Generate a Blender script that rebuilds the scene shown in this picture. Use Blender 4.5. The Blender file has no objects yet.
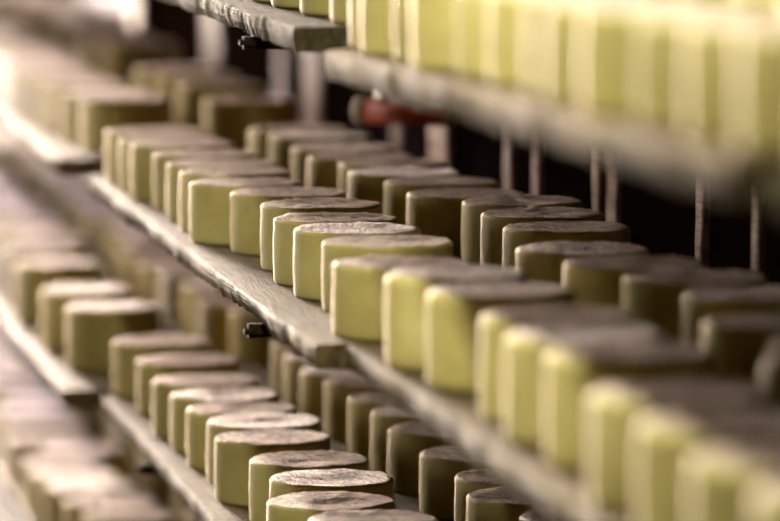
import bpy, bmesh, math, random
from mathutils import Vector, Matrix, noise

random.seed(7)
SC = bpy.context.scene
COL = SC.collection

# ------------------------------------------------------------------ camera
EYE = Vector((0.0, 0.0, 1.9))
FPX = 4700.0
TH = math.atan(475.5 / FPX)                    # pitch down
PS = math.atan(820.0 / FPX * math.cos(TH))     # yaw to the right
FWD = Vector((math.sin(PS) * math.cos(TH), math.cos(PS) * math.cos(TH), -math.sin(TH)))
RGT = Vector((math.cos(PS), -math.sin(PS), 0))
UPV = RGT.cross(FWD)
cam = bpy.data.cameras.new('camera')
cam.sensor_width = 36.0
cam.lens = 36.0 * FPX / 780.0
cam.clip_start = 0.05
cam.dof.use_dof = True
cam.dof.focus_distance = 7.3
cam.dof.aperture_fstop = 2.3
cob = bpy.data.objects.new('camera', cam)
COL.objects.link(cob)
m = Matrix((RGT, UPV, -FWD)).transposed().to_4x4()
m.translation = EYE
cob.matrix_world = m
SC.camera = cob

def ray(px, py):
    return (FWD + RGT * ((px - 390) / FPX) + UPV * ((260.5 - py) / FPX))

def on_height(px, py, z):
    d = ray(px, py)
    return EYE + d * ((z - EYE.z) / d.z)

def on_lateral(px, py, x):
    d = ray(px, py)
    return EYE + d * ((x - EYE.x) / d.x)

# --------------------------------------------------------------- materials
def new_mat(name):
    mt = bpy.data.materials.new(name)
    mt.use_nodes = True
    nt = mt.node_tree
    b = nt.nodes['Principled BSDF']
    return mt, nt, b

def N(nt, typ, **kw):
    n = nt.nodes.new(typ)
    for k, v in kw.items():
        setattr(n, k, v)
    return n

def ramp(nt, src, stops):
    r = N(nt, 'ShaderNodeValToRGB')
    el = r.color_ramp.elements
    el[0].position, el[0].color = stops[0][0], (*stops[0][1], 1)
    el[1].position, el[1].color = stops[-1][0], (*stops[-1][1], 1)
    for p, c in stops[1:-1]:
        e = el.new(p); e.color = (*c, 1)
    nt.links.new(src, r.inputs['Fac'])
    return r

def coords(nt, scale=(1, 1, 1), seeded=True):
    """object coordinates, shifted by a per-object random amount"""
    tc = N(nt, 'ShaderNodeTexCoord')
    mp = N(nt, 'ShaderNodeMapping')
    mp.inputs['Scale'].default_value = scale
    nt.links.new(tc.outputs['Object'], mp.inputs['Vector'])
    if seeded:
        oi = N(nt, 'ShaderNodeObjectInfo')
        mu = N(nt, 'ShaderNodeMath', operation='MULTIPLY'); mu.inputs[1].default_value = 37.0
        cx = N(nt, 'ShaderNodeCombineXYZ')
        nt.links.new(oi.outputs['Random'], mu.inputs[0])
        for i in range(3):
            nt.links.new(mu.outputs[0], cx.inputs[i])
        nt.links.new(cx.outputs[0], mp.inputs['Location'])
    return mp.outputs[0]

def noise_n(nt, vec, scale, detail=4, rough=.55, dist=0):
    n = N(nt, 'ShaderNodeTexNoise')
    n.inputs['Scale'].default_value = scale
    n.inputs['Detail'].default_value = detail
    n.inputs['Roughness'].default_value = rough
    n.inputs['Distortion'].default_value = dist
    nt.links.new(vec, n.inputs['Vector'])
    return n

def bump(nt, b, h, strength, dist):
    bp = N(nt, 'ShaderNodeBump')
    bp.inputs['Strength'].default_value = strength
    bp.inputs['Distance'].default_value = dist
    nt.links.new(h, bp.inputs['Height'])
    nt.links.new(bp.outputs[0], b.inputs['Normal'])
    return bp

def rind_side():
    mt, nt, b = new_mat('rind_side')
    v = coords(nt)
    n1 = noise_n(nt, v, 9, 3)
    r = ramp(nt, n1.outputs['Fac'], [(.3, (.34, .265, .075)), (.55, (.44, .35, .108)), (.75, (.51, .42, .16))])
    oi = N(nt, 'ShaderNodeObjectInfo')
    hs = N(nt, 'ShaderNodeHueSaturation')
    mr = N(nt, 'ShaderNodeMapRange')
    mr.inputs['To Min'].default_value = .82; mr.inputs['To Max'].default_value = 1.12
    nt.links.new(oi.outputs['Random'], mr.inputs['Value'])
    nt.links.new(mr.outputs[0], hs.inputs['Value'])
    nt.links.new(r.outputs[0], hs.inputs['Color'])
    nt.links.new(hs.outputs[0], b.inputs['Base Color'])
    b.inputs['Roughness'].default_value = .72
    b.inputs['Specular IOR Level'].default_value = .35
    b.inputs['Sheen Weight'].default_value = .45
    b.inputs['Sheen Roughness'].default_value = .22
    b.inputs['Sheen Tint'].default_value = (1, .86, .78, 1)
    n2 = noise_n(nt, v, 60, 5)
    bump(nt, b, n2.outputs['Fac'], .35, .003)
    return mt

def rind_top():
    mt, nt, b = new_mat('rind_top')
    v = coords(nt)
    # furrows left by the pressing cloth
    vs = coords(nt, (1, 4.5, 1))
    n1 = noise_n(nt, vs, 26, 5, .62, 1.2)
    n2 = noise_n(nt, v, 110, 4, .6)
    r = ramp(nt, n1.outputs['Fac'], [(.40, (.13, .06, .03)), (.5, (.66, .43, .29)), (.66, (.86, .64, .48))])
    nt.links.new(r.outputs[0], b.inputs['Base Color'])
    b.inputs['Roughness'].default_value = .5
    b.inputs['Specular IOR Level'].default_value = .5
    b.inputs['Sheen Weight'].default_value = .7
    b.inputs['Sheen Roughness'].default_value = .4
    b.inputs['Sheen Tint'].default_value = (1, .86, .8, 1)
    ad = N(nt, 'ShaderNodeMath', operation='MULTIPLY_ADD')
    ad.inputs[1].default_value = .35
    nt.links.new(n2.outputs['Fac'], ad.inputs[0])
    nt.links.new(n1.outputs['Fac'], ad.inputs[2])
    bump(nt, b, ad.outputs[0], 1.0, .013)
    return mt

def old_wood(name, dark, mid, light, rough=.55, bstr=.6, saw=.0):
    mt, nt, b = new_mat(name)
    v = coords(nt, (14, 1.1, 14))
    n1 = noise_n(nt, v, 5, 6, .62, .8)
    v2 = coords(nt)
    n2 = noise_n(nt, v2, 3.2, 3)
    r = ramp(nt, n1.outputs['Fac'], [(.3, dark), (.52, mid), (.74, light)])
    r2 = ramp(nt, n2.outputs['Fac'], [(.3, (.68, .68, .66)), (.7, (1.1, 1.08, 1.05))])
    mx = N(nt, 'ShaderNodeMixRGB', blend_type='MULTIPLY')
    mx.inputs['Fac'].default_value = 1
    nt.links.new(r.outputs[0], mx.inputs['Color1'])
    nt.links.new(r2.outputs[0], mx.inputs['Color2'])
    nt.links.new(mx.outputs[0], b.inputs['Base Color'])
    n4 = noise_n(nt, coords(nt, (4, 34, 4)), 2.2, 5, .7, .5)
    r4 = ramp(nt, n4.outputs['Fac'], [(.34, (.45, .40, .36)), (.5, (.95, .93, .9)), (.7, (1.2, 1.16, 1.1))])
    m4 = N(nt, 'ShaderNodeMixRGB', blend_type='MULTIPLY'); m4.inputs['Fac'].default_value = saw
    nt.links.new(mx.outputs[0], m4.inputs['Color1']); nt.links.new(r4.outputs[0], m4.inputs['Color2'])
    nt.links.new(m4.outputs[0], b.inputs['Base Color'])
    b.inputs['Roughness'].default_value = rough
    b.inputs['Specular IOR Level'].default_value = .05
    n3 = noise_n(nt, coords(nt, (60, 4, 60)), 4, 5, .65)
    bump(nt, b, n3.outputs['Fac'], bstr, .004)
    return mt

def plain(name, col, rough=.8, spec=.3, nscale=6, var=.3, bstr=.3):
    mt, nt, b = new_mat(name)
    v = coords(nt)
    n1 = noise_n(nt, v, nscale, 5)
    lo = tuple(c * (1 - var) for c in col); hi = tuple(min(1, c * (1 + var)) for c in col)
    r = ramp(nt, n1.outputs['Fac'], [(.3, lo), (.7, hi)])
    nt.links.new(r.outputs[0], b.inputs['Base Color'])
    b.inputs['Roughness'].default_value = rough
    b.inputs['Specular IOR Level'].default_value = spec
    bump(nt, b, n1.outputs['Fac'], bstr, .01)
    return mt

M_SIDE = rind_side()
M_TOP = rind_top()
M_WOOD = old_wood('weathered_plank', (.03, .019, .009), (.125, .088, .038), (.21, .15, .072), .7, 1.0, .8)
M_WOOD_TAN = old_wood('tan_plank', (.04, .026, .012), (.13, .088, .036), (.22, .15, .066), .8, 1.0, .8)
M_WOOD_DARK = old_wood('dark_plank', (.02, .016, .007), (.07, .056, .026), (.13, .102, .05), .85, 1.0, .8)  # darker plank tone, used on two of the topmost boards
M_POST = old_wood('back_batten', (.16, .095, .075), (.34, .22, .18), (.46, .31, .25), .75)
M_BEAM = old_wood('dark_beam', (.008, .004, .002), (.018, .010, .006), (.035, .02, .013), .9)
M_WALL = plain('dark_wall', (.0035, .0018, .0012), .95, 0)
M_PLASTER = plain('plaster', (.11, .085, .06), .9, .1)
M_FLOOR = plain('stone_floor', (.10, .085, .075), .7, .3)
M_RED = plain('red_rust', (.50, .09, .04), .6, .3, 40)
M_TIN = plain('dull_tin', (.45, .36, .24), .45, .5, 30)

# ---------------------------------------------------------------- helpers
def link_mesh(name, bm, mats, parent=None, smooth=False, loc=None):
    me = bpy.data.meshes.new(name)
    bmesh.ops.recalc_face_normals(bm, faces=bm.faces)
    bm.to_mesh(me); bm.free()
    for mt in (mats if isinstance(mats, (list, tuple)) else [mats]):
        me.materials.append(mt)
    if smooth:
        for p in me.polygons: p.use_smooth = True
    o = bpy.data.objects.new(name, me)
    COL.objects.link(o)
    if parent: o.parent = parent
    if loc is not None: o.location = loc
    return o

def tag(o, label, cat, group=None):
    o['label'] = label; o['category'] = cat
    if group: o['group'] = group
    return o

def fn(*a):
    return noise.noise(Vector(a))

def box_bm(x0, x1, y0, y1, z0, z1, bm=None, bev=0):
    bm = bm or bmesh.new()
    r = bmesh.ops.create_cube(bm, size=1)
    bmesh.ops.scale(bm, vec=(x1 - x0, y1 - y0, z1 - z0), verts=r['verts'])
    bmesh.ops.translate(bm, vec=((x0 + x1) / 2, (y0 + y1) / 2, (z0 + z1) / 2), verts=r['verts'])
    if bev:
        es = list({e for v in r['verts'] for e in v.link_edges})
        bmesh.ops.bevel(bm, geom=es, offset=bev, segments=2, affect='EDGES')
    return bm

def structure(name, bm, mt, loc=None):
    o = link_mesh(name, bm, mt, loc=loc); o['kind'] = 'structure'
    return o

# ------------------------------------------------------------ cheese wheel
R0 = 0.0978
def wheel_mesh(seed, h, bev=.009):
    """a cylinder-like wheel with a soft shoulder, slight bulge, furrowed top"""
    bm = bmesh.new()
    SEG = 72
    prof = []                                   # (radius factor, z, is_top)
    prof += [(R0 - bev * 1.0, 0.0)]
    for k in range(1, 4):
        a = k / 3 * math.pi / 2
        prof.append((R0 - bev + bev * math.sin(a) * .9, bev * (1 - math.cos(a))))
    for k in range(1, 8):
        t = k / 8
        prof.append((R0 - bev * .1 + .0012 * math.sin(t * math.pi), bev + (h - 2 * bev) * t))
    for k in range(0, 5):
        a = k / 4 * math.pi / 2
        prof.append((R0 - bev + bev * math.cos(a), h - bev + bev * math.sin(a)))
    NSH = len(prof) - 1
    for f in (.84, .76, .68, .60, .52, .44, .36, .28, .2, .12, .05):
        prof.append((R0 * f, h))
    rings = []
    s = seed * 13.7
    for i, (r, z) in enumerate(prof):
        ring = []
        for j in range(SEG):
            a = 2 * math.pi * j / SEG
            ca, sa = math.cos(a), math.sin(a)
            rr = r * (1 + .008 * fn(ca * 1.3 + s, sa * 1.3, z * 8) + .006 * fn(ca * 4 + s, sa * 4, z * 30))
            x, y = ca * rr, sa * rr
            zz = z
            if i >= NSH - 2:
                # uneven press-cloth surface
                fall = 1.0 if i >= NSH else .5
                ang = seed * 1.1
                u = x * math.cos(ang) + y * math.sin(ang); w = -x * math.sin(ang) + y * math.cos(ang)
                zz += fall * (.0028 * fn(u * 14 + s, w * 14, 3) + .0022 * fn(u * 22 + s, w * 90 + 5 * fn(u * 12, w * 12, s), 9)
                              + .0012 * fn(x * 150, y * 150, s))
                zz += .003 * (r / R0 - .9) if r < R0 * .9 else 0
            ring.append(bm.verts.new((x, y, zz)))
        rings.append(ring)
    for i in range(len(rings) - 1):
        for j in range(SEG):
            f = bm.faces.new((rings[i][j], rings[i][(j + 1) % SEG], rings[i + 1][(j + 1) % SEG], rings[i + 1][j]))
            f.material_index = 1 if i >= NSH - 1 else 0
    c = bm.verts.new((0, 0, rings[-1][0].co.z))
    for j in range(SEG):
        f = bm.faces.new((rings[-1][j], rings[-1][(j + 1) % SEG], c)); f.material_index = 1
    f = bm.faces.new(list(reversed(rings[0])))
    me = bpy.data.meshes.new('cheese_wheel')
    bm.to_mesh(me); bm.free()
    me.materials.append(M_SIDE); me.materials.append(M_TOP)
    for p in me.polygons: p.use_smooth = True
    return me

MESHES = {}
for kind, h, bv in (('low', .103, .006), ('std', .115, .007), ('tall', .130, .013)):
    MESHES[kind] = [wheel_mesh(i + {'low': 0, 'std': 10, 'tall': 20}[kind], h, bv) for i in range(5)]

ORD = ['first', 'second', 'third', 'fourth', 'fifth', 'sixth', 'seventh', 'eighth', 'ninth', 'tenth', 'eleventh', 'twelfth',
       'thirteenth', 'fourteenth', 'fifteenth', 'sixteenth', 'seventeenth', 'eighteenth', 'nineteenth', 'twentieth',
       'twenty-first', 'twenty-second', 'twenty-third', 'twenty-fourth', 'twenty-fifth', 'twenty-sixth', 'twenty-seventh',
       'twenty-eighth', 'twenty-ninth', 'thirtieth'] + ['thirty-' + w for w in ('first', 'second', 'third', 'fourth', 'fifth', 'sixth', 'seventh', 'eighth', 'ninth')] + ['fortieth']

def perp(x, y):
    l = math.hypot(x, y)
    return (y / l, -x / l)                        # horizontal, to the right of the sight line

def wheel_spots(pts, ztop, xlim):
    """centres from sightings of the left rim of each top"""
    out = []
    for px, py in pts:
        p = on_height(px, py, ztop)
        rx, ry = perp(p.x, p.y)
        cx, cy = p.x + rx * R0, p.y + ry * R0
        cx = max(cx, xlim[0] + R0 + .004)
        cx = min(cx, xlim[1] - R0 - .002)
        out.append([cx, cy])
    return out

def relax(rows, ylo=-99, yhi=99, n=1500):
    """push touching wheels of one board apart; rows = [(spots, xmin, xmax), ...]"""
    D = 2 * R0 + .0028
    it = [(s, lo + R0, hi - R0, q % 2 if len(rows) > 1 else 0) for q, (sp, lo, hi) in enumerate(rows) for s in sp]
    for _n in range(n):
        moved = False
        for i in range(len(it)):
            a = it[i][0]
            for j in range(i + 1, len(it)):
                b = it[j][0]
                dx = b[0] - a[0]; dy = b[1] - a[1]
                if abs(dy) > D or abs(dx) > D: continue
                d = math.hypot(dx, dy)
                if d < D - 2e-4:
                    moved = True
                    if d < 1e-6: dx, dy, d = 0, 1, 1
                    k = (D - d) / 2 / d * 1.02
                    if it[i][3] == it[j][3]:              # same row: slide along the plank
                        g = (math.sqrt(D * D - dx * dx) - abs(dy)) / 2 * (1 if dy >= 0 else -1)
                        a[1] -= g; b[1] += g
                    else:                                 # different rows: slide across it
                        a[0] -= dx * k; b[0] += dx * k; a[1] -= dy * k * .3; b[1] += dy * k * .3
        for s, lo, hi, _r in it:
            s[0] = min(max(s[0], lo), hi)
            s[1] = max(min(s[1], yhi - R0 * .9), ylo + R0 * .6)
        if not moved: break
    return [[s for s in sp] for sp, lo, hi in rows]

def fill(y0, y1, xc, jit=.012, step=.199):
    """a regular run of wheels"""
    out = []; y = y0
    while y < y1:
        out.append([xc + random.uniform(-jit, jit), y])
        y += step + random.choice((0, 0, .01, .05))
    return out

# ------------------------------------------------------------ shelf boards
def board(name, x0, x1, y0, y1, z0, z1, t, seed, label, wane=.012, round_far=0, group='shelf boards', mat=None):
    """z0 at y0, z1 at y1 (height of the upper face). A sawn plank with a chipped front edge"""
    bm = bmesh.new()
    L = y1 - y0
    ny = max(24, int(L / .007))
    rows = []
    for i in range(ny + 1):
        t_ = i / ny
        y = y0 + L * t_
        zt = z0 + (z1 - z0) * t_
        e = .006 * fn(y * 2.1, seed, 0) + .004 * fn(y * 9, seed, 1) + .002 * fn(y * 33, seed, 2)
        low = wane * max(0, fn(y * 3.1, seed, 5) + .35) + .004 * abs(fn(y * 28, seed, 6)) + wane * .45 * fn(y * 70, seed, 8)
        lz = .007 * max(0, fn(y * 6, seed, 7) + .1) + .004 * fn(y * 45, seed, 4)
        top = .0018 * fn(y * 14, seed, 3) + .001 * fn(y * 50, seed, 3)
        rnd = 0
        if round_far:
            d = (y1 - y)
            if d < round_far: rnd = round_far - math.sqrt(max(0, round_far ** 2 - (round_far - d) ** 2))
        xf = x0 + e + rnd
        pr = [(x1, zt - t), (xf + .2, zt - t), (xf + .05 + low, zt - t), (xf + .004 + low, zt - t + lz * .6 + .001), (xf + low * .35, zt - t * .55),
              (xf - .0005 + low * .1, zt - t * .25), (xf + .0005, zt - .004), (xf + .003, zt - .0008 + top * .4), (xf + .012, zt + top * .3), (xf + .2, zt), (x1, zt)]
        rows.append([bm.verts.new((px, y, pz)) for px, pz in pr])
    for a, b in zip(rows[:-1], rows[1:]):
        for k in range(len(a)):
            kk = (k + 1) % len(a)
            bm.faces.new((a[k], a[kk], b[kk], b[k]))
    bm.faces.new(rows[0]); bm.faces.new(list(reversed(rows[-1])))
    o = link_mesh(name, bm, mat or M_WOOD)
    tag(o, label, 'shelf board', group)
    return o

def Yat(px, s, x):
    """Y where the line at lateral x and s below the eye shows at picture column px"""
    z = EYE.z - s
    lo, hi = 2.0, 26.0
    for _ in range(60):
        mid = (lo + hi) / 2
        d = Vector((x, mid, z)) - EYE
        u = 390 + FPX * d.dot(RGT) / d.dot(FWD)
        if u > px: lo = mid
        else: hi = mid
    return lo

XB = 1.60          # back edge of the boards
S_T, S_A, S_C, S_D = .340, .770, 1.180, 1.606
S_L1 = .757
TB = .036
FARY = 15.4
yT_near = Yat(293, S_T, 1.0)
yT2_far = Yat(320, .357, 1.0)
yA_near = Yat(313, S_A, 1.0); yA_far = Yat(88, S_A, 1.0)
yB_far = yA_near - .012
yC_far = Yat(102, S_C, 1.0)
yL1 = Yat(55, S_L1, .96); yL2 = Yat(62, S_C, .93); yL3 = Yat(70, S_D, .96)
NEAR = 3.5
yT3 = Yat(722, .342, 1.0)
E = EYE.z
board('shelf_board', .96, XB, yL1, FARY, E - .35, E - .35, TB, 1.5, 'topmost plank of the far bay, above its rows of cheese wheels')
board('shelf_board', .96, XB, yL1, FARY, E - S_L1, E - S_L1, TB, 2.5, 'second shelf plank of the far bay with a pale blunt near end')
board('shelf_board', .93, XB, yL2, FARY, E - S_C, E - S_C, TB, 3.5, 'third shelf plank of the far bay, its front edge shining pale lavender')
board('shelf_board', .96, XB, yL3, FARY, E - S_D, E - S_D, TB, 4.5, 'lowest shelf plank of the far bay, under the lavender lit wheels')
board('shelf_board', 1.245, XB, yT2_far + .012, yL1 - .2, E - S_T, E - S_T, TB, 14.5, 'back plank of the middle bay topmost shelf, behind its greenish cut end', wane=.003)
board('shelf_board', 1.0, 1.225, yT_near, yL1 - .2, E - S_T, E - S_T, TB, 5.5, 'topmost grey plank of the middle bay with a greenish cut near end', wane=.006, mat=M_WOOD_DARK)
board('shelf_board', 1.0, 1.225, yA_near, yA_far, E - S_A, E - S_A, TB, 6.5, 'second shelf plank of the middle bay, front edge chipped and splintered with bright glints', wane=.016)
board('shelf_board', 1.245, XB, yA_near, yL1 - .012, E - S_A, E - S_A, TB, 12.5, 'back plank of the middle bay second shelf, mostly hidden under dim wheels', wane=.003)
board('shelf_board', 1.0, 1.225, NEAR, min(yC_far, yL2 - .02), E - S_C, E - S_C, TB, 7.5, 'long smooth third shelf plank with a thin shining front edge', wane=.003)
board('shelf_board', 1.245, XB, NEAR, yL2 - .012, E - S_C, E - S_C, TB, 13.5, 'back plank of the third shelf, in shade under the dark wheels', wane=.003)
board('shelf_board', 1.0, XB, 4.0, yL3 - .3, E - S_D, E - S_D, TB, 8.5, 'lowest shelf plank of the middle bay, deep in shade')
board('shelf_board', 1.0, XB, yT3 + .004, yT2_far, E - .329, E - .358, TB + .004, 9.5, 'blurred topmost plank of the near bay with a rounded far corner', wane=.004, round_far=.05, mat=M_WOOD_TAN)
board('shelf_board', 1.03, XB, NEAR - .4, yT3 - .004, E - .342, E - .342, TB, 10.5, 'nearest topmost plank, dim and very blurred, next to the bright plank end', mat=M_WOOD_DARK)
board('shelf_board', 1.045, XB, NEAR, yB_far, E - S_A, E - S_A, TB, 11.5, 'blurred second shelf plank of the near bay under the bright yellow wheels', wane=.005)

# --------------------------------------------------------------- wheels
def left_px(x, y, z):
    rx, ry = perp(x, y)
    d = Vector((x - rx * R0, y - ry * R0, z)) - EYE
    k = d.dot(FWD)
    return round(390 + FPX * d.dot(RGT) / k), round(260.5 - FPX * d.dot(UPV) / k)

def place(spots, kind, z, group, where, anchor, look, hits=None):
    """anchor: 'near' counts from the near end, 'far' from the far end"""
    spots = sorted(spots, key=lambda s: s[1], reverse=(anchor == 'far'))
    for i, (x, y) in enumerate(spots):
        me = random.choice(MESHES[kind])
        o = bpy.data.objects.new('cheese_wheel', me)
        COL.objects.link(o)
        o.location = (x, y, z + .0006)
        o.rotation_euler = (0, 0, random.uniform(0, 6.28))
        s = random.uniform(.985, 1.0)
        o.scale = (s, s, random.uniform(.97, 1.035))
        lk = look(y, i) if callable(look) else look
        tag(o, f"{lk} cheese wheel, {where}, {ORD[i]} from {anchor} end", 'cheese wheel', group)

# second shelf, middle bay
A1 = [(107, 131), (119, 138), (131, 146), (147, 150), (167, 163), (178, 171), (189, 181), (229, 190), (260, 205), (274, 218), (291, 228), (324, 241)]
A2 = [(248, 127), (269, 136), (297, 150), (314, 159), (333, 161), (358, 178), (380, 180), (399, 188), (448, 194), (485, 217), (497, 224), (515, 247)]
B1 = [(370, 271), (425, 288), (484, 318), (503, 333), (540, 350), (588, 388), (635, 418), (688, 452), (750, 489), (800, 522)]
B2 = [(568, 265), (615, 273), (681, 295), (728, 333), (757, 333)]
a1 = wheel_spots(A1, E - S_A + .103, (1.0, 1.3)) + wheel_spots([(331, 256)], E - S_A + .112, (1.03, 1.3))
a2 = wheel_spots(A2, E - S_A + .103, (1.22, XB))
b1 = wheel_spots(B1, E - S_A + .130, (1.045, 1.31))
b2 = wheel_spots(B2, E - S_A + .115, (1.26, XB))
b2 += fill(min(s[1] for s in b2) - .62, min(s[1] for s in b2) - .15, 1.44)
a1, a2, b1, b2 = relax([(a1, 1.004, 1.27), (a2, 1.225, XB), (b1, 1.04, 1.27), (b2, 1.25, XB)], NEAR - .1, yL1 - .05)
place(a1, 'low', E - S_A, 'middle bay second shelf, front row', "front row of middle bay's second shelf", 'far',
      lambda y, i: 'olive green pale-rimmed' if i < 6 else 'sharp yellow-green')
place(a2, 'low', E - S_A, 'middle bay second shelf, back row', "back row of middle bay's second shelf", 'far', 'dim olive-brown')
place(b1, 'tall', E - S_A, 'near bay second shelf, front row', "front row of near bay's second shelf", 'far', 'bright yellow, blurred')
place(b2, 'std', E - S_A, 'near bay second shelf, back row', "back row of near bay's second shelf", 'far', 'dark shaded')
# far bay, second shelf
L1 = [(79, 100), (60, 92), (44, 85), (31, 79), (17, 73), (6, 68)]
f = wheel_spots(L1, E - S_L1 + .103, (.96, 1.3))
f += fill(max(s[1] for s in f) + .2, FARY - .15, 1.10, .04, .21)
L1b = [(203, 98), (175, 83), (154, 75), (135, 69), (102, 43), (83, 37)]
r = wheel_spots(L1b, E - S_L1 + .103, (1.2, XB))
r += fill(max(s[1] for s in r) + .2, FARY - .15, 1.42, .06, .21)
f, r = relax([(f, .964, 1.26), (r, 1.2, XB)], yL1 - .01, FARY)
place(f, 'low', E - S_L1, 'far bay second shelf, front row', "front row of far bay's second shelf", 'near', 'dull olive pale-topped')
place(r, 'low', E - S_L1, 'far bay second shelf, back row', "back row of far bay's second shelf", 'near', 'dim beige-topped')
# third shelf
C1 = [(112, 342), (136, 359), (156, 384), (170, 394), (182, 404), (206, 422), (213, 438), (248, 459), (269, 477), (271, 504), (303, 515), (325, 538)]
C2 = [(275, 346), (284, 356), (303, 371), (316, 375), (350, 400), (368, 411), (387, 429), (419, 451), (454, 476), (465, 497), (519, 518), (545, 545)]
f, r = relax([(wheel_spots(C1, E - S_C + .103, (1.0, 1.3)), 1.004, 1.27), (wheel_spots(C2, E - S_C + .103, (1.2, XB)), 1.2, XB)], NEAR, yL2 + .05)
place(f, 'low', E - S_C, 'third shelf, front row', 'front row of long third shelf', 'far',
      lambda y, i: 'olive furrow-topped' if i > 4 else 'soft-focus olive')
place(r, 'low', E - S_C, 'third shelf, back row', 'back row of long third shelf', 'far', 'dark brown shaded')
L2 = [(65, 306), (40, 288), (13, 264), (0, 247)]
f = wheel_spots(L2, E - S_C + .130, (.93, 1.3))
f += fill(max(s[1] for s in f) + .2, FARY - .15, 1.07, .03, .22)
r = wheel_spots([(229, 310), (196, 299), (182, 286), (157, 272)], E - S_C + .103, (1.2, XB))
r += fill(max(s[1] for s in r) + .2, FARY - .15, 1.36, .03)
f, r = relax([(f, .935, 1.22), (r, 1.17, XB)], yL2 - .05, FARY)
place(f, 'tall', E - S_C, 'far bay third shelf, front row', "front row of far bay's third shelf", 'near', 'green-sided blurred')
place(r, 'low', E - S_C, 'far bay third shelf, back row', "back row of far bay's third shelf", 'near', 'dim shaded')
# lowest shelf
L3 = [(82, 515), (63, 500), (42, 485), (23, 470), (10, 464)]
f = wheel_spots(L3, E - S_D + .103, (.96, 1.3))
f += fill(max(s[1] for s in f) + .2, FARY - .15, 1.10, .04, .21)
f, r = relax([(f, .965, 1.25), (fill(yL3 + .11, FARY - .15, 1.36, .03), 1.19, XB)], yL3, FARY)
place(f, 'low', E - S_D, 'far bay lowest shelf, front row', "front row of far bay's lowest shelf", 'near', 'lavender-topped')
place(r, 'low', E - S_D, 'far bay lowest shelf, back row', "back row of far bay's lowest shelf", 'near', 'dim lavender-topped')
(r,) = relax([(fill(7.4, yL3 - .4, 1.36, .03), 1.21, XB)])
place(r, 'low', E - S_D, 'middle bay lowest shelf, back row', "back row of middle bay's lowest shelf", 'far', 'very dark')
# top shelf
(f,) = relax([(fill(yT_near + .07, yT_near + 1.3, 1.155, .01, .199), 1.02, 1.3)], yT_near - .03)
place(f, 'std', E - S_T, 'middle bay top shelf, front row', "front row of middle bay's topmost shelf", 'near', 'yellow-green lit')
sp = [[1.125 + random.uniform(-.012, .012), yT2_far - .015 - k * .200] for k in range(16)]
TILT = math.atan(.029 / (yT2_far - yT3))
def t2z(y): return E - .329 - .029 * (y - yT3) / (yT2_far - yT3)
near_t = [s for s in sp if s[1] <= yT3 - .09]
mid_t = sorted([s for s in sp if s[1] > yT3 - .09], key=lambda s: -s[1])
back_t = [[s[0] + .30, s[1] + .04] for s in mid_t[3:]]
for grp, row, lk in ((mid_t, 'front row', 'bright yellow blurred'), (back_t, 'back row', 'brown shaded blurred')):
    for i, (x, y) in enumerate(grp):
        o = bpy.data.objects.new('cheese_wheel', random.choice(MESHES['low']))
        COL.objects.link(o)
        o.location = (x, y, t2z(y) + .0006)
        o.rotation_euler = (-TILT, 0, 0)
        o.scale = (1, 1, random.uniform(.98, 1.06))
        tag(o, f"{lk} cheese wheel, {row} of near bay's topmost shelf, {ORD[i]} from far end", 'cheese wheel', 'near bay top shelf, ' + row)
place(near_t, 'low', E - .342, 'nearest top shelf plank, front row', 'front row of nearest topmost plank', 'far', 'huge blurred yellow')

# ----------------------------------------- supports under the boards
def crossbeam(y, s_bot, x0, seed, label, hh=.02, wy=.028):
    bm = box_bm(x0, 1.998, y - wy / 2, y + wy / 2, E - s_bot - hh, E - s_bot - .0005, bev=.006)
    bmesh.ops.subdivide_edges(bm, edges=[e for e in bm.edges if abs(e.verts[0].co.x - e.verts[1].co.x) > .3], cuts=24)
    for v in bm.verts:
        if v.co.z < E - s_bot - .006:
            v.co.z += .004 * fn(v.co.x * 20, seed, v.co.y * 30)
            v.co.y += .003 * fn(v.co.x * 13, seed, 4)
    o = link_mesh('crossbeam', bm, M_BEAM, smooth=False)
    tag(o, label, 'beam', 'support beams')
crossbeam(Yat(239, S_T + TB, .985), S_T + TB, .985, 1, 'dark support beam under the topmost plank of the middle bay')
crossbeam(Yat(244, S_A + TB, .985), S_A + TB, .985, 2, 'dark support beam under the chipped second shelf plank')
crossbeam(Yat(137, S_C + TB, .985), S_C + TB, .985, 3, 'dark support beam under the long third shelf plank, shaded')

# ------------------------------------------------ battens behind the shelves
def batten(px, wpx, py_top, X, z0, z1, seed, label, wav=.004, thick=.03, mat=None):
    """an upright rough batten; wpx its width across the picture"""
    p = on_lateral(px + wpx / 2, 200, X)
    w = .012
    thick = wpx / (FPX / (p - EYE).dot(FWD)) / (p.x / p.y) * .92
    bm = bmesh.new()
    n = 70
    rings = []
    for i in range(n + 1):
        z = z0 + (z1 - z0) * i / n
        a = wav * fn(z * 6, seed, 1) + wav * .6 * fn(z * 30, seed, 2)
        b = wav * fn(z * 7, seed, 3) + wav * .6 * fn(z * 34, seed, 4)
        x0, x1 = -w / 2 + a, w / 2 + b
        c = b * 3
        rings.append([bm.verts.new((x0, c, z)), bm.verts.new((x0 + .002, c - .006, z)), bm.verts.new((x1 - .002, c - .006, z)), bm.verts.new((x1, c, z)),
                      bm.verts.new((x1, thick - a * 2, z)), bm.verts.new((x0, thick - a * 2, z))])
    for r0, r1 in zip(rings[:-1], rings[1:]):
        for k in range(6):
            bm.faces.new((r0[k], r0[(k + 1) % 6], r1[(k + 1) % 6], r1[k]))
    bm.faces.new(rings[0]); bm.faces.new(rings[-1])
    o = link_mesh('batten', bm, mat or M_POST)
    o.location = (X, p.y, 0)
    tag(o, label, 'batten', 'upright battens behind the shelves')
    return o
XP = 1.69
batten(133, 15, 0, XP, 0, 2.9, 1, 'farthest thick beige upright batten behind the far bay', thick=.05)
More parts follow.
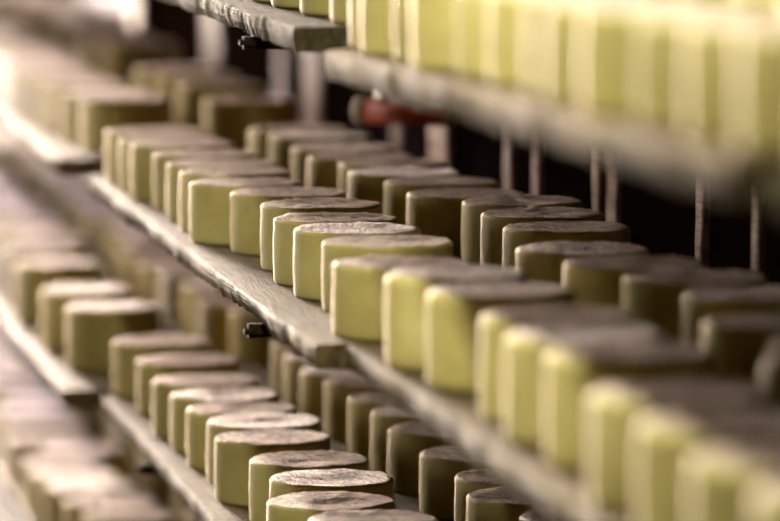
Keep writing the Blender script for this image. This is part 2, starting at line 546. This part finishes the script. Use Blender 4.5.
batten(213, 15, 0, XP, 0, 2.9, 2, 'pinkish upright batten behind the far bay beside the dark gap', thick=.04)
batten(312, 17, 0, XP, 0, 2.9, 3, 'pale pinkish upright batten behind the plank end of the middle bay', thick=.03)
batten(282, 10, 0, XP + .1, 0, 2.9, 13, 'dim narrow upright batten under the topmost plank', thick=.03)
batten(397, 9, 0, XP + .05, 0, 2.9, 14, 'dim blurred upright batten below the red bar', thick=.02)
batten(439, 19, 0, XP, 0, 2.9, 4, 'broad pinkish upright batten right of the red bar', thick=.01)
batten(509, 7, 0, XP, 0, 2.9, 5, 'thin greyish upright batten, first of the close pair', thick=.01)
batten(537, 6, 0, XP, 0, 2.9, 6, 'thin greyish upright batten, second of the close pair', thick=.01)
batten(598, 7, 0, XP - .02, 0, 2.9, 7, 'narrow brown upright batten touching the reddish one', thick=.012)
batten(613, 10, 0, XP + .03, 0, 2.9, 8, 'reddish brown upright batten behind the sharpest back wheel', thick=.012)
batten(703, 6, 0, XP, 0, 2.9, 9, 'splintered pale upright batten against the black gap', wav=.007, thick=.008)
batten(758, 6, 0, XP, 0, 2.9, 10, 'splintered upright batten nearest to the camera', wav=.006, thick=.008)

# red bar with a dull round cap, hanging at the back below the near top board
rp0 = on_lateral(364, 111, 1.5)
ROOT = bpy.data.objects.new('red_bar', None); COL.objects.link(ROOT)
ROOT.location = rp0
tag(ROOT, 'blurred rusty red bar under the topmost plank, with a dull round end', 'bar')
def tube_bm(p0, p1, r, seg=20):
    bm = bmesh.new()
    d = (p1 - p0); L = d.length
    bmesh.ops.create_cone(bm, cap_ends=True, segments=seg, radius1=r, radius2=r, depth=L)
    q = d.to_track_quat('Z', 'Y').to_matrix().to_4x4()
    q.translation = (p0 + p1) / 2
    bmesh.ops.transform(bm, matrix=q, verts=bm.verts)
    return bm
o = link_mesh('bar', tube_bm(Vector((.0, 0, 0)), Vector((.15, -.1, -.004)), .022), M_RED, ROOT, True)
o = link_mesh('end_cap', tube_bm(Vector((-.012, .008, 0)), Vector((.006, -.004, 0)), .026), M_TIN, ROOT, True)
o['label'] = 'dull round end cap'
o = link_mesh('hanger', box_bm(.02, .032, -.03, -.018, .016, rp0.z * 0 + (E - .358 - TB - rp0.z) if (E - .358 - TB - rp0.z) > .02 else .03), M_TIN, ROOT)

# ------------------------------------------------------------ the room
structure('floor', box_bm(-1.6, 3.7, -2, 28.1, -.1, 0), M_FLOOR)
structure('ceiling', box_bm(-1.6, 3.7, -2, 28.1, 4.6, 4.7), M_PLASTER)
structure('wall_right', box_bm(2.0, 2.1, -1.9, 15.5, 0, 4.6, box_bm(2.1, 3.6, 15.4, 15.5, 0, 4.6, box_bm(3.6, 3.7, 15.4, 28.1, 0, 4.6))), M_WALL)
structure('wall_left', box_bm(-1.6, -1.5, -2, 28.1, 0, 4.6), M_PLASTER)
structure('wall_rear', box_bm(-1.5, 2.1, -2, -1.9, 0, 4.6), M_PLASTER)
# end wall with a window opening
WX0, WX1, WZ0, WZ1, WY = -1.5, 1.1, 0.8, 4.4, 28.0
PX0, PX1, PZ0, PZ1 = 3.0, 3.3, .5, 2.2
bm = box_bm(-1.5, WX1, WY, WY + .1, 0, WZ0)
box_bm(-1.5, WX1, WY, WY + .1, WZ1, 4.6, bm)
box_bm(WX1, PX0, WY, WY + .1, 0, 4.6, bm)
box_bm(PX0, PX1, WY, WY + .1, 0, PZ0, bm)
box_bm(PX0, PX1, WY, WY + .1, PZ1, 4.6, bm)
box_bm(PX1, 3.6, WY, WY + .1, 0, 4.6, bm)
structure('wall_far', bm, M_WALL)
mt, nt, b = new_mat('daylit_frosted_glass')
b.inputs['Base Color'].default_value = (.8, .8, .85, 1)
b.inputs['Emission Color'].default_value = (1.0, .83, .68, 1)
b.inputs['Emission Strength'].default_value = 820.0
W1MAT = mt
structure('window_1', box_bm(WX0, WX1, WY + .05, WY + .06, WZ0, WZ1), mt)
mt, nt, b = new_mat('daylit_small_pane')
b.inputs['Emission Color'].default_value = (.80, .74, .88, 1)
b.inputs['Emission Strength'].default_value = 1.0
structure('window_2', box_bm(PX0, PX1, WY + .05, WY + .06, PZ0, PZ1), mt)
wf = bmesh.new()
for k in range(4):
    x = WX0 + (WX1 - WX0) * k / 3
    box_bm(max(WX0, x - .025), min(WX1, x + .025), WY + .02, WY + .05, WZ0, WZ1, wf)
box_bm(WX0, WX1, WY + .02, WY + .05, WZ0, WZ0 + .05, wf)
box_bm(WX0, WX1, WY + .02, WY + .05, WZ1 - .05, WZ1, wf)
structure('trim_1', wf, M_POST)

# ------------------------------------------------------------ lights
def area(name, loc, rot, sx, sy, power, col):
    l = bpy.data.lights.new(name, 'AREA')
    l.shape = 'RECTANGLE'; l.size = sx; l.size_y = sy
    l.energy = power; l.color = col
    o = bpy.data.objects.new(name, l); COL.objects.link(o)
    o.location = loc; o.rotation_euler = rot
    return o
AZ, EL = math.radians(32), math.radians(1)
def side_light(name, y, z, w_, h_, power, col, spread=42):
    o = area(name, (-1.40, y, z), (0, 0, 0), w_, h_, power, col)
    o.data.spread = math.radians(spread)
    d = Vector((math.cos(AZ) * math.cos(EL), -math.sin(AZ) * math.cos(EL), -math.sin(EL)))
    o.rotation_euler = d.to_track_quat('-Z', 'Y').to_euler()
side_light('near_fill_light', 6.3, 1.32, 2.6, .5, 3.5, (1.0, .93, .70))  # weak unseen panel, added as fill for the near bay
area('aisle_lamp', (.42, 4.6, 3.3), (0, math.radians(-12), 0), .2, 2.0, 135, (.96, 1.0, .86))
side_light('daylight_mid', 8.7, 1.34, 1.6, .55, 3.2, (1.0, .93, .78))
side_light('daylight_middle', 10.8, 1.40, 1.6, .6, 6, (1.0, .90, .78))
hi = area('tops_fill_light', (-1.35, 13.2, 2.7), (0, 0, 0), 1.4, 1.2, 98, (1.0, .86, .74))  # unseen panel added high on the left to brighten the wheel tops
hi.data.spread = math.radians(70)
hi.rotation_euler = (Vector((1.1, 8.6, 1.2)) - hi.location).to_track_quat('-Z', 'Y').to_euler()
side_light('daylight_farthest', 12.6, 1.05, 3.0, .4, 60, (.52, .52, 1.0))

w = bpy.data.worlds.new('world'); SC.world = w
w.use_nodes = True
w.node_tree.nodes['Background'].inputs[0].default_value = (.9, .7, .5, 1)
w.node_tree.nodes['Background'].inputs[1].default_value = .06

SC.view_settings.view_transform = 'Standard'
SC.view_settings.look = 'None'
SC.view_settings.gamma = 1
SC.view_settings.exposure = 0
SC.view_settings.use_curve_mapping = False
